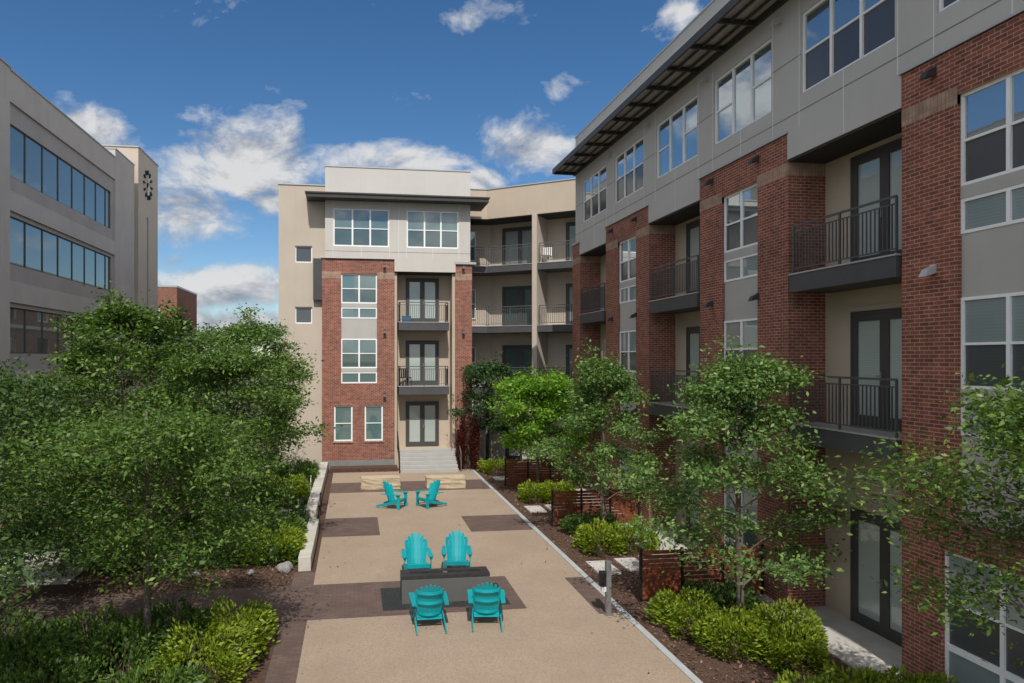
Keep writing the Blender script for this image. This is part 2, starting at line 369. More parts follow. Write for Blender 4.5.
def railing_mb(mb, F, pts, zb, h=1.0, sp=.10):
    """pts = list of (u,n) corners"""
    for (a, b) in zip(pts[:-1], pts[1:]):
        L = math.hypot(b[0]-a[0], b[1]-a[1]); P = lambda t, z: F(a[0]+(b[0]-a[0])*t, a[1]+(b[1]-a[1])*t, z)
        for z, r in ((zb+h, .028), (zb+h-.13, .018), (zb+.10, .018)): mb.tube([P(0, z), P(1, z)], r, 4)
        k = max(1, int(L/sp))
        for i in range(1, k): mb.tube([P(i/k, zb+.10), P(i/k, zb+h-.13)], .0145, 4, cap=False)
        npst = max(1, round(L/1.5))
        for i in range(npst+1): mb.tube([P(i/npst, zb), P(i/npst, zb+h)], .026, 4)

def balcony(parent, F, u0, u1, n0, n1, ztop, th=.4, ends=True, inset=.06, h=1.0):
    mb = MB(); mb.fbox(F, u0, u1, n0, n1, ztop-th, ztop-.03); mb.fbox(F, u0-.02, u1+.02, n0, n1+.02, ztop-.03, ztop, 1)
    s = mb.build('balcony_slab', [M['fascia'], M['coping']], parent)
    r = MB(); pts = [(u0+inset, n1-inset), (u1-inset, n1-inset)]
    if ends: pts = [(u0+inset, n0+.02)]+pts+[(u1-inset, n0+.02)]
    railing_mb(r, F, pts, ztop, h); r.build('railing', M['metal_rail'], s)
    return s

def wall_lamp(parent, F, u, z, n=0, dark=False):
    mb = MB(); c = lambda a, b, d: F(u+a, n+b, z+d)
    mb.fbox(F, u-.05, u+.05, n, n+.03, z-.06, z+.08)
    mb.hexa([c(-.06,.03,-.07), c(.06,.03,-.07), c(.08,.22,-.12), c(-.08,.22,-.12), c(-.05,.03,.06), c(.05,.03,.06), c(.06,.17,.0), c(-.06,.17,.0)])
    return mb.build('wall_lamp', M['lamp_dark' if dark else 'lamp_metal'], parent)

def joints(mb, F, us, zs, u0, u1, z0, z1, n, holes=(), mi=1):
    """control joints: thin raised beads, broken where a window stands"""
    def cut(a, b, test):
        segs = [(a, b)]
        for h in holes:
            r = test(h)
            if not r: continue
            ns = []
            for p, q in segs:
                if r[1] <= p or r[0] >= q: ns.append((p, q)); continue
                if p < r[0]: ns.append((p, r[0]))
                if r[1] < q: ns.append((r[1], q))
            segs = ns
        return segs
    for u in us:
        for p, q in cut(z0, z1, lambda h: (h[2], h[3]) if h[0]-.02 < u < h[1]+.02 else None): mb.fbox(F, u-.011, u+.011, n-.01, n+.004, p, q, mi)
    for z in zs:
        for p, q in cut(u0, u1, lambda h: (h[0], h[1]) if h[2]-.02 < z < h[3]+.02 else None): mb.fbox(F, p, q, n-.01, n+.003, z-.01, z+.01, mi+1)

# ------------------------------------------------------------------ ground
def sheet(name, x0, y0, x1, y1, z, m, th=None, kind='structure'):
    mb = MB()
    if th: mb.box(x0, y0, z-th, x1, y1, z)
    else: mb.quad((x0,y0,z), (x1,y0,z), (x1,y1,z), (x0,y1,z))
    o = mb.build(name, M[m]); o['kind'] = kind; return o
sheet('ground', -900, -900, 900, 900, -.02, 'lawn')
sheet('planting_ground', -14.7, -6, 10.3, 36, 0, 'mulch')
sheet('courtyard_paving', -.97, -4, 5.68, 34.2, .012, 'tan_paving')
sheet('paver_band', -13.5, 14.95, 3.75, 17.25, .016, 'paver')
sheet('paver_band', 5.2, 14.4, 5.68, 16.9, .016, 'paver')
sheet('paver_band', -.97, 21.8, .8, 24.3, .016, 'paver'); sheet('paver_band', 3.67, 21.8, 5.68, 24.0, .016, 'paver')
sheet('paver_band', -.97, 28.85, 5.68, 31.15, .016, 'paver')
sheet('paver_strip', -1.5, -4, -.97, 14.95, .010, 'paver'); sheet('paver_strip', -1.5, 17.25, -.97, 18.3, .010, 'paver')
sheet('concrete_path', -13.6, 18.2, -6.9, 21.6, .014, 'conc')
sheet('kerb', 5.68, -4, 5.82, 34.0, .03, 'curb', .05)
sheet('patio', 8.75, -4, 10.3, 15.0, .03, 'conc', .05)
sheet('patio', 8.2, 15.0, 10.3, 22.1, .03, 'conc', .05); sheet('patio', 8.2, 22.15, 10.3, 29.3, .03, 'conc', .05)
for (a, b, c, d) in [(6.15,17.0,6.75,18.1),(7.0,17.2,7.6,18.25),(7.75,17.3,8.15,18.4),(6.2,24.2,6.8,25.2),(7.0,24.3,7.6,25.3),(6.3,30.8,6.9,31.6)]: sheet('stepping_slab', a, b, c, d, .04, 'conc', .05)
gb = MB(); gb.quad((.62,15.25,.02), (3.45,15.25,.02), (3.45,16.75,.02), (.62,16.75,.02)); go = gb.build('gravel_bed', M['gravel']); go['kind'] = 'structure'

# ------------------------------------------------------------------ right apartment building
BX = 9.4; base = (BX, 0, 0)
bld = empty('apartment_building', base, 'long four storey brick and grey stucco building along the right side of the courtyard', 'building')
F = frame((BX, 0, 0), (0, 1, 0), (-1, 0, 0), base)
D = .9
bays = [(6.98, 10.88), (14.10, 18.04), (21.40, 25.29)]
win = [(8.13, 9.75), (15.27, 16.88), (22.46, 24.08)]
core = MB(); core.fbox(F, -3, 28.9, -12, -D-.002, 0, 14.6); core.build('wall', M['stucco_tan'], bld)
for (b0, b1), (w0, w1) in zip(bays, win):
    far = b0 > 20
    gw = (w0-.1, w1+.3, .12, 2.4) if b0 < 10 else (w0, w1, .6, 2.4)
    mb = MB(); wall(mb, F, b0, b1, 0, 10.41, [(w0, w1, 2.95, 9.65), gw], -D, 0)
    mb.build('brick_bay', M['brick'], bld)
    for a, b in ((b0-.003, w0), (w1, b1+.003)): sb = MB(); sb.fbox(F, a, b, -D+.01, .004, 9.5, 9.79); sb.build('soldier_course', M['soldier'], bld)
    cp = MB(); cp.fbox(F, b0-.03, b1+.03, -.4, .05, 10.41, 10.45); cp.build('coping', M['coping'], bld)
    for z0, z1 in ((6.45, 7.45), (2.95, 4.28), (8.0, 8.2), (4.83, 5.02)): pn = MB(); pn.fbox(F, w0+.002, w1-.002, -.2, -.075 if z1-z0 > .5 else -.05, z0, z1); pn.build('spandrel_panel', M['panel'], bld)
    window(bld, F, w0, w1, 8.2, 9.65, 2, .49); window(bld, F, w0, w1, 7.45, 8.0, 2, None, glass=('glass_blind', 'glass_low'))
    window(bld, F, w0, w1, 5.02, 6.45, 2, .49, glass=('glass_blind', 'glass_low')); window(bld, F, w0, w1, 4.28, 4.83, 2, None, glass=('glass_blind', 'glass_low'))
    window(bld, F, gw[0], gw[1], .85, 2.4, 2, .47, glass=('glass_blind', 'glass_low')); window(bld, F, gw[0], gw[1], gw[2], .85, 2, None, glass=('glass_blind', 'glass_low'))
    for z in (10.18, 6.95, 3.72):
        wall_lamp(bld, F, b1-.68, z, 0, z > 10 or b0 > 10); wall_lamp(bld, F, w0-.03, z, 0, z > 10 or b0 > 10)
pd = MB(); pd.fbox(F, 28.36, 29.38, -D, 0, 0, 10.35); pd.build('brick_pier', M['brick'], bld)
pd = MB(); pd.fbox(F, 28.32, 29.42, -D, .04, 10.35, 10.45); pd.build('coping', M['coping'], bld)
sb = MB(); sb.fbox(F, 28.357, 29.383, -D+.01, .004, 9.5, 9.79); sb.build('soldier_course', M['soldier'], bld)
# top storey
tw = [(-.1, 2.5), (3.4, 6.02), (7.48, 10.12), (11.01, 13.62), (14.69, 17.26), (18.16, 20.83), (21.81, 24.37), (25.22, 27.97)]
holes = [(a, b, 11.1, 12.8) for a, b in tw]+[(a-.001, b+.001, 9.0, 10.41) for a, b in bays]+[(28.36, 29, 9.0, 10.35)]
mb = MB(); wall(mb, F, -3, 28.9, 9.84, 14.9, holes, -D, .02)
js = sorted({b+.06 for a, b in tw} | {a-.06 for a, b in tw}); js = [j for j in js if j < 28.8]
js2 = [(a+b)/2 for a, b in tw]
joints(mb, F, js, [11.95], -3, 28.9, 10.42, 13.2, .02, holes); joints(mb, F, js2, [10.75], -3, 28.9, 9.86, 11.08, .02, holes)
mb.build('stucco_storey', [M['stucco_grey'], M['joint'], M['joint_dark']], bld)
for i, (a, b) in enumerate(tw):
    if a < -1: continue
    if 14 < a < 20: window(bld, F, a, b, 11.1, 12.8, 3, .5, n=-.02, glass=('glass_sky', 'glass_sky'), norail=(1,))
    else: window(bld, F, a, b, 11.1, 12.8, 3, .5, n=-.02)
cp = MB(); cp.fbox(F, -3.03, 28.93, -D-.1, .05, 14.9, 14.95); cp.build('coping', M['coping'], bld)
rf = MB(); rf.fbox(F, -3, 28.9, -12, -D-.1, 14.6, 14.66); rf.build('roof', M['stucco_pale'], bld)
# canopy: frame, long bars, cross brackets and a deck
cm = MB(); O_ = 1.02
cm.fbox(F, -3, 29.0, O_-.06, O_, 13.36, 13.56); cm.fbox(F, -3, 29.0, .021, .09, 13.3, 13.46)
for q in (.35, .68): cm.fbox(F, -3, 28.98, q-.02, q+.02, 13.36, 13.42)
for k in range(24):
    u = 28.9-k*1.36
    if u > -3: cm.fbox(F, u-.03, u+.03, .09, O_-.06, 13.33, 13.44)
cm.fbox(F, 28.92, 29.0, .0, O_-.06, 13.34, 13.54)
cno = cm.build('canopy', M['canopy'], bld)
dk = MB(); dk.fbox(F, -3, 28.92, .0, O_-.06, 13.46, 13.52); dk.build('canopy_deck', M['canopy_deck'], cno)
for u in (14.35, 17.6, 21.3, 24.8, 10.5): wall_lamp(bld, F, u, 13.0, .02, False)
# balcony bays
for (r0, r1) in ((10.88, 14.10), (18.04, 21.40), (25.29, 28.36), (3.5, 6.98)):
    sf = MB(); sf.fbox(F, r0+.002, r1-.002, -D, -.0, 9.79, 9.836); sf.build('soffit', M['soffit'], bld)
    for zt in (7.32, 4.10):
        balcony(bld, F, r0+.06, r1-.14, -D, .06, zt, .40, ends=False, h=1.02)
    for zt in (7.32, 4.10, .03):
        door(bld, F, r1-2.72, r1-.86, zt, zt+2.35, -D, glass='glass_door')
        tr = MB(); tr.fbox(F, r1-2.8, r1-.78, -D, -D+.03, zt+2.36, zt+2.46); tr.build('door_head_trim', M['stucco_tan'], bld)

# ------------------------------------------------------------------ end apartment building
EY = 34.9; base = (1, EY, 0)
eb = empty('apartment_building', base, 'narrow end building facing the courtyard with grey top storey, flat dark canopy and white steps', 'building')
F = frame((0, EY, 0), (1, 0, 0), (0, -1, 0), base)
mb = MB(); mb.fbox(F, -3.6, 5.75, -13, -1.002, 0, 13.7); mb.build('wall', M['stucco_tan'], eb)
mb = MB(); wall(mb, F, -1.55, 1.99, .45, 10.4, [(-.63, 1.13, 4.25, 9.65), (-.97, -.07, 1.4, 3.15), (.52, 1.42, 1.4, 3.15)], -1, 0); mb.build('brick_bay', M['brick'], eb)
mb = MB(); mb.fbox(F, -1.57, 2.0, -.9, .06, 0, .448); mb.build('wall_base', M['base_grey'], eb)
mb = MB(); mb.fbox(F, 5.05, 5.9, -1, 0, 0, 10.22); mb.build('brick_pier', M['brick'], eb)
def part(name, m, par, *boxes):
    for bx_ in boxes: mb = MB(); mb.fbox(F, *bx_); mb.build(name, M[m], par)
part('soldier_course', 'soldier', eb, *[(a, b, -.99, .004, 9.42, 9.75) for a, b in ((-1.553, -.63), (1.13, 1.993), (5.047, 5.903))])
part('coping', 'coping', eb, (-1.6, 2.03, -.5, .06, 10.4, 10.44), (4.98, 6.1, -.8, .09, 10.22, 10.34))
part('spandrel_panel', 'panel', eb, *[(-.628, 1.128, -.2, -.075 if z1-z0 > .5 else -.05, z0, z1) for z0, z1 in ((6.45, 7.45), (8.0, 8.2), (4.8, 5.0))])
GT = ('glass_teal', 'glass_teal_dark')
for z0, z1, r in ((8.2, 9.65, .5), (7.45, 8.0, None), (5.0, 6.45, .5), (4.25, 4.8, None)): window(eb, F, -.63, 1.13, z0, z1, 2, r, glass=GT, fw=.06)
window(eb, F, -.97, -.07, 1.4, 3.15, 1, .5, glass=('glass_teal','glass_teal'), fw=.07); window(eb, F, .52, 1.42, 1.4, 3.15, 1, .5, glass=('glass_teal','glass_teal'), fw=.07)
part('window_sill', 'soldier', eb, (-1.02, -.02, -.05, .05, 1.33, 1.4), (.47, 1.47, -.05, .05, 1.33, 1.4))
# top storey
h4 = [(-1.0, 1.72, 11.0, 12.85), (2.6, 5.2, 11.0, 12.85)]
mb = MB(); wall(mb, F, -1.4, 5.8, 9.8, 13.3, h4+[(-1.401, 1.99, 9, 10.4), (5.05, 5.801, 9, 10.22)], -1.2, .08)
joints(mb, F, [-1.02, 1.74, 2.2, 2.58, 5.22, .35, 3.9], [10.75], -1.4, 5.8, 10.45, 13.2, .08, h4)
mb.build('stucco_storey', [M['stucco_pale'], M['joint'], M['joint_dark']], eb)
for a, b, z0, z1 in h4: window(eb, F, a, b, z0, z1, 3, .48, n=.04, glass=GT, fw=.06)
mb = MB(); mb.fbox(F, -1.4, 5.8, -3, .06, 13.3, 14.88); mb.fbox(F, -1.43, 5.83, -3, .09, 14.88, 14.93, 1); mb.build('parapet', [M['stucco_pale'], M['coping']], eb)
mb = MB(); mb.fbox(F, -2.27, 6.62, -1.4, .78, 13.22, 13.46); mb.fbox(F, -2.32, 6.67, -1.4, .83, 13.4, 13.47); mb.build('canopy', M['canopy'], eb)
# rear wing, mirrored in the office windows
FW = frame((-3.2, 0, 0), (0, 1, 0), (-1, 0, 0), base)
hw_ = [(y, y+2.2, z, z+2.0) for y in range(52, 124, 6) for z in (1.6, 5.2, 8.6)]
mb = MB(); wall(mb, FW, 48.5, 126, 0, 12.6, hw_, -9, 0); mb.build('rear_wing_wall', M['farbrick'], eb)
mb = MB()
for z in (4.6, 7.9): mb.fbox(FW, 48.5, 126, -.1, .03, z, z+.25)
mb.fbox(FW, 48.4, 126.1, -9, .1, 12.6, 13.0); mb.build('stone_band', M['stucco_pale'], eb)
for h in hw_[::2]: window(eb, FW, *h, 2, .5, n=-.15, glass=GT, fw=.1)
# stucco block on the left
mb = MB(); wall(mb, F, -3.65, -1.402, 0, 14.0, [(-2.86, -2.04, 10.2, 11.02), (-2.86, -2.04, 7.2, 8.02)], -3, -.28)
mb.fbox(F, -3.68, -1.38, -3, -.24, 14.0, 14.05, 1); mb.build('stucco_block', [M['stucco_beige'], M['coping']], eb)
for z in (10.2, 7.2): window(eb, F, -2.86, -2.04, z, z+.82, 1, None, n=-.36, glass=('glass_low', 'glass_low'), fw=.05)
mb = MB(); mb.fbox(F, -1.98, -1.553, -.28, .0, 8.35, 10.38); mb.build('scupper_box', M['metal_dark'], eb)
# recess
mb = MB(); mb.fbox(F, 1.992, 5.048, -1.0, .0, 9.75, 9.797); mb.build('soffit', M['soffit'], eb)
part('recess_wall', 'stucco_tan', eb, (1.992, 2.12, -1, -.08, .95, 9.8), (4.9, 5.048, -1, -.08, .95, 9.8), (1.992, 5.048, -1, -.02, 0, .949))
for zt in (7.3, 4.1): balcony(eb, F, 2.2, 4.72, -1, .12, zt, .42, ends=True, h=.98)
for zt in (7.3, 4.1, .96): door(eb, F, 2.62, 4.33, zt, zt+2.3, -1, glass='glass_door')
for u in (1.5, 5.45):
    for z in (10.1, 6.85, 3.7): wall_lamp(eb, F, u, z, 0, True)
st = MB()
for k in range(6): st.fbox(F, 2.2, 5.0, -.02, .27*(6-k)-.12, .158*k, .158*(k+1)-.001)
st.build('entrance_steps', M['stepc'], eb, bevel=.012)
for u, mm in ((2.14, 'black'), (5.1, 'steel')):
    hr = MB(); hr.tube([F(u,1.6,0), F(u,1.6,.9), F(u,.1,1.85), F(u,0,1.85)], .022, 8); hr.tube([F(u,.1,.96), F(u,.1,1.85)], .02, 8); hr.tube([F(u,1.6,.45), F(u,.1,1.4)], .012, 6)
    hr.build('handrail', M[mm], eb)
sheet('planting_bed', -1.15, 33.95, 2.1, 34.83, .2, 'mulch', .2)
# bed kerb in front of the base
# ------------------------------------------------------------------ link building (angled)
bx, by = 7.0, 36.66; base = (bx, by, 0)
lb = empty('apartment_building', base, 'angled tan stucco corner building with open balconies, between the other two apartment buildings', 'building')
d_ = Vector((.807, -.591, 0)); F2 = frame((bx, by, 0), d_, (-.591, -.807, 0), base); F1 = frame((bx, by, 0), (-1, 0, 0), (0, -1, 0), base)
L2, L1 = 6.4, 2.5
for Fx, L, nm in ((F2, L2, 'w'), (F1, L1, 'w')):
    e = 0
    mb = MB(); mb.fbox(Fx, e, L, -4, 0, 12.9, 14.45); mb.fbox(Fx, -.02, L, -4, .04, 14.45, 14.5, 1); mb.build('parapet', [M['stucco_tan'], M['coping']], lb)
    mb = MB(); wall(mb, Fx, -1.2 if Fx is F2 else -.6, L, 0, 12.9, [], -3.5, -1.5); mb.build('wall', M['stucco_beige'], lb)
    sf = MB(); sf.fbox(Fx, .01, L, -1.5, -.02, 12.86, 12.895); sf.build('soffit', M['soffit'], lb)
    for zt in (10.4, 7.2, 4.0):
        mb = MB(); mb.fbox(Fx, 0, L, -1.5, .0, zt-.36, zt-.03); mb.fbox(Fx, 0, L, -1.5, .02, zt-.03, zt, 1)
        s = mb.build('balcony_slab', [M['fascia'], M['coping']], lb)
        r = MB()
        if Fx is F2: railing_mb(r, Fx, [(.05, -.06), (2.58, -.06)], zt, 1.0); railing_mb(r, Fx, [(2.95, -.06), (L, -.06)], zt, 1.0)
        else: railing_mb(r, Fx, [(0.0, -.06), (L, -.06)], zt, 1.0)
        r.build('railing', M['metal_rail'], s)
def wedge(z0, z1, dpt):
    mb = MB(); a = F1(0, -.001, 0); b = F2(0, -dpt, 0); c = F1(0, -dpt, 0); k_ = dpt/1.5; q = Vector((.49*k_, dpt, 0))
    mb.hexa([(a.x,a.y,z0),(b.x,b.y,z0),(q.x,q.y,z0),(c.x,c.y,z0),(a.x,a.y,z1),(b.x,b.y,z1),(q.x,q.y,z1),(c.x,c.y,z1)]); return mb
wedge(12.9, 14.45, 4).build('parapet_corner', M['stucco_tan'], lb); wedge(12.86, 12.895, 1.5).build('soffit', M['soffit'], lb)
for zt in (10.4, 7.2, 4.0): wedge(zt-.36, zt-.01, 1.5).build('balcony_slab', M['fascia'], lb)
mb = MB(); mb.fbox(F2, 2.6, 2.86, -1.5, .06, 0, 12.9); mb.build('fin_wall', M['stucco_beige'], lb)
for zt in (10.4, 7.2, 4.0, .1):
    if zt > 1: door(lb, F2, .25, 2.35, zt, zt+2.2, -1.5, glass='glass_blind' if zt > 10 else 'glass_teal_dark')
    door(lb, F2, 3.9, 5.6, zt, zt+2.2, -1.5, glass='glass_blind')
    window(lb, F1, .35, 1.6, zt+.45, zt+2.1, 1, .5, n=-1.43, glass=GT, fw=.05)
mb = MB(); wall(mb, F1, 0, L1, 0, 3.64, [(.3, 1.1, 1.0, 2.2)], -.5, -.3); wall(mb, F2, 0, 2.6, 0, 3.64, [(.9, 1.9, .1, 2.2)], -.5, -.3); mb.build('ground_floor_wall', M['stucco_pale'], lb)
window(lb, F1, .3, 1.1, 1.0, 2.2, 1, .5, n=-.36, glass=GT); door(lb, F2, .9, 1.9, .1, 2.2, -.46, leaves=1)

# ------------------------------------------------------------------ office building on the left
OX = -14.7; base = (OX, 32, 0)
ob = empty('office_building', base, 'grey concrete office block with ribbon windows and a clock on its end tower', 'building')
F = frame((OX, 0, 0), (0, 1, 0), (1, 0, 0), base)
rows = [(13.42, 15.72), (9.6, 11.7), (5.7, 7.73), (1.8, 3.8)]
ys = [32.72, 34.55, 36.35, 38.15, 39.95, 41.7, 43.4, 45.0, 45.75]
mb = MB(); mb.fbox(F, 8, 56.5, -24, -1.2, 0, 17.5); mb.build('wall', M['concrete_wall'], ob)
mb = MB(); mb.fbox(F, 8, 32.65, -1.2, .05, 0, 18.0); mb.build('end_pier', M['concrete_wall'], ob)
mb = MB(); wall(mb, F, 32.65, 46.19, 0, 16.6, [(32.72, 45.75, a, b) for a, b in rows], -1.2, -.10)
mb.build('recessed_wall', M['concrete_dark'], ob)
part('spandrel_band', 'concrete_wall', ob, *[(32.65, 46.19, -1.2 if z0 > 16 else -.4, .0, z0, z1) for z0, z1 in ((16.6, 17.95), (11.9, 12.75), (7.93, 8.85), (4.0, 4.95), (0, 1.0))])
for a, b in rows:
    for y0, y1 in zip(ys[:-1], ys[1:]):
        window(ob, F, y0, y1, a, b, 1, None, n=-.16, glass=('glass_office', 'glass_office'), fr='frame_dark', fw=.05)
mb = MB(); mb.fbox(F, 46.19, 49.99, -1.5, .02, 0, 18.5); mb.build('fin_wall', M['concrete_wall'], ob)
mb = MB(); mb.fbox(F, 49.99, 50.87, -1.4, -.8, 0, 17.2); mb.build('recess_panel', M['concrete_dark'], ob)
mb = MB(); wall(mb, F, 50.87, 55.7, 0, 20.0, [(52.9, 53.3, 3, 15.6)], -6, .02); mb.build('clock_tower', M['stucco_beige'], ob)
mb = MB(); mb.fbox(F, 52.9, 53.3, -1, -.4, 3, 15.6); mb.build('tower_slot', M['metal_dark'], ob)
part('coping', 'coping', ob, (50.8, 55.78, -6.05, .08, 20.0, 20.07), (46.15, 50.03, -1.5, .06, 18.5, 18.56), (32.7, 46.14, -1.3, .05, 17.95, 18.02), (8, 32.69, -1.3, .1, 18.0, 18.07))
cy, cz = 53.0, 17.9
ck = MB(); ck.tube([F(cy,.02,cz), F(cy,.13,cz)], .16, 16); clock = ck.build('clock', M['black'], ob)
for k in range(12):
    a = 2*math.pi*k/12; u = Vector((math.sin(a), math.cos(a))); p = Vector((u.y, -u.x))
    i_, o_ = .74, 1.05; hw = .05
    pts = [(u*i_-p*hw), (u*o_-p*hw*1.4), (u*o_+p*hw*1.4), (u*i_+p*hw)]
    ck = MB(); ck.hexa([F(cy-q.x, .02, cz+q.y) for q in pts]+[F(cy-q.x, .12, cz+q.y) for q in pts]); ck.build('hour_mark', M['black'], clock)
for ang, L, hw, mm in ((R(12), .5, .08, 0), (R(160), .82, .11, 0)):
    hd = MB()
    u = Vector((math.sin(ang), math.cos(ang))); p = Vector((u.y, -u.x)); pts = [u*-.15-p*hw, u*L-p*hw*.5, u*L+p*hw*.5, u*-.15+p*hw]
    hd.hexa([F(cy-q.x, .14, cz+q.y) for q in pts]+[F(cy-q.x, .17, cz+q.y) for q in pts])
    hd.build('clock_hand', M['white'], clock)

# far brick building
base = (-19.1, 80, 0); fb = empty('brick_building', base, 'distant red brick building seen between the office tower and the trees', 'building')
F = frame((0, 80, 0), (1, 0, 0), (0, -1, 0), base)
mb = MB(); wall(mb, F, -40, -19.1, 0, 13.2, [(-23.0, -20.9, 8.4, 11.2), (-28, -25.9, 8.4, 11.2), (-23.0, -20.9, 4.4, 7.2)], -9.8, 0); mb.fbox(F, -40.05, -19.05, -9.85, .05, 13.2, 13.4, 1); mb.build('wall', [M['farbrick'], M['coping']], fb)
for a in (-23.0, -28): window(fb, F, a, a+2.1, 8.4, 11.2, 2, .5, n=-.15, fw=.12, glass=GT)
window(fb, F, -23.0, -20.9, 4.4, 7.2, 2, .5, n=-.15, fw=.12, glass=GT)
base = (-20, 60, 0); hb = empty('low_building', base, 'small pale roofed house far behind the left trees', 'building')
mb = MB(); mb.box(-4, 0, 0, 5, 6, 5.4); mb.build('wall', M['stucco_pale'], hb)
mb = MB(); mb.hexa([(-4.3,-.3,5.4),(5.3,-.3,5.4),(5.3,6.3,5.4),(-4.3,6.3,5.4),(-3,2.6,6.7),(4,2.6,6.7),(4,3.4,6.7),(-3,3.4,6.7)]); mb.build('roof', M['stucco_beige'], hb)

# ------------------------------------------------------------------ courtyard objects
# fire pit
fp = empty('fire_pit', (2.05, 15.85, 0), 'low dark grey concrete fire pit block with charcoal top on dark gravel', 'fire pit')
mb = MB(); mb.box(-1.0, -.25, 0, 1.0, .25, .55); mb.build('base', M['pit'], fp, bevel=.012)
mb = MB(); wall(mb, lambda u, n, z: Vector((u, z, .55+n)), -1.0, 1.0, -.25, .25, [(-.8, .8, -.09, .09)], 0, .08); mb.build('top', M['pit_top'], fp)
mb = MB(); mb.box(-.8, -.09, .5, .8, .09, .575); mb.build('burner_tray', M['gravel'], fp)
mb = MB(); mb.box(-.05, -.06, .6, .05, .0, .64); mb.build('gas_valve', M['steel'], fp)
# benches
def rough_block(name, x0, x1, y0, y1, h, label, group, seed):
    random.seed(seed); mb = MB(); nx, ny, nz = 10, 4, 4
    import bmesh
    bm = bmesh.new(); bmesh.ops.create_cube(bm, size=1)
    bmesh.ops.subdivide_edges(bm, edges=bm.edges[:], cuts=5, use_grid_fill=True)
    for v_ in bm.verts:
        p = v_.co; p.x *= (x1-x0); p.y *= (y1-y0); p.z = (p.z+.5)*h
        top = p.z > h-.001
        p.x += random.uniform(-.02, .02); p.y += random.uniform(-.02, .02); p.z += 0 if p.z < .01 else random.uniform(-.012, .006)
    me = bpy.data.meshes.new(name); bm.to_mesh(me); bm.free(); me.materials.append(M['stone'])
    o = bpy.data.objects.new(name, me); C.objects.link(o); o.location = ((x0+x1)/2, (y0+y1)/2, .016)
    b = o.modifiers.new('edge', 'BEVEL'); b.width = .015; b.segments = 2
    return tag(o, label, 'bench', group)
rough_block('stone_bench', .29, 1.92, 29.3, 29.9, .5, 'rough limestone block bench behind the left of the two far teal chairs', 'limestone block benches', 1)
rough_block('stone_bench', 3.0, 4.65, 29.1, 29.7, .5, 'rough limestone block bench behind the right of the two far teal chairs', 'limestone block benches', 2)

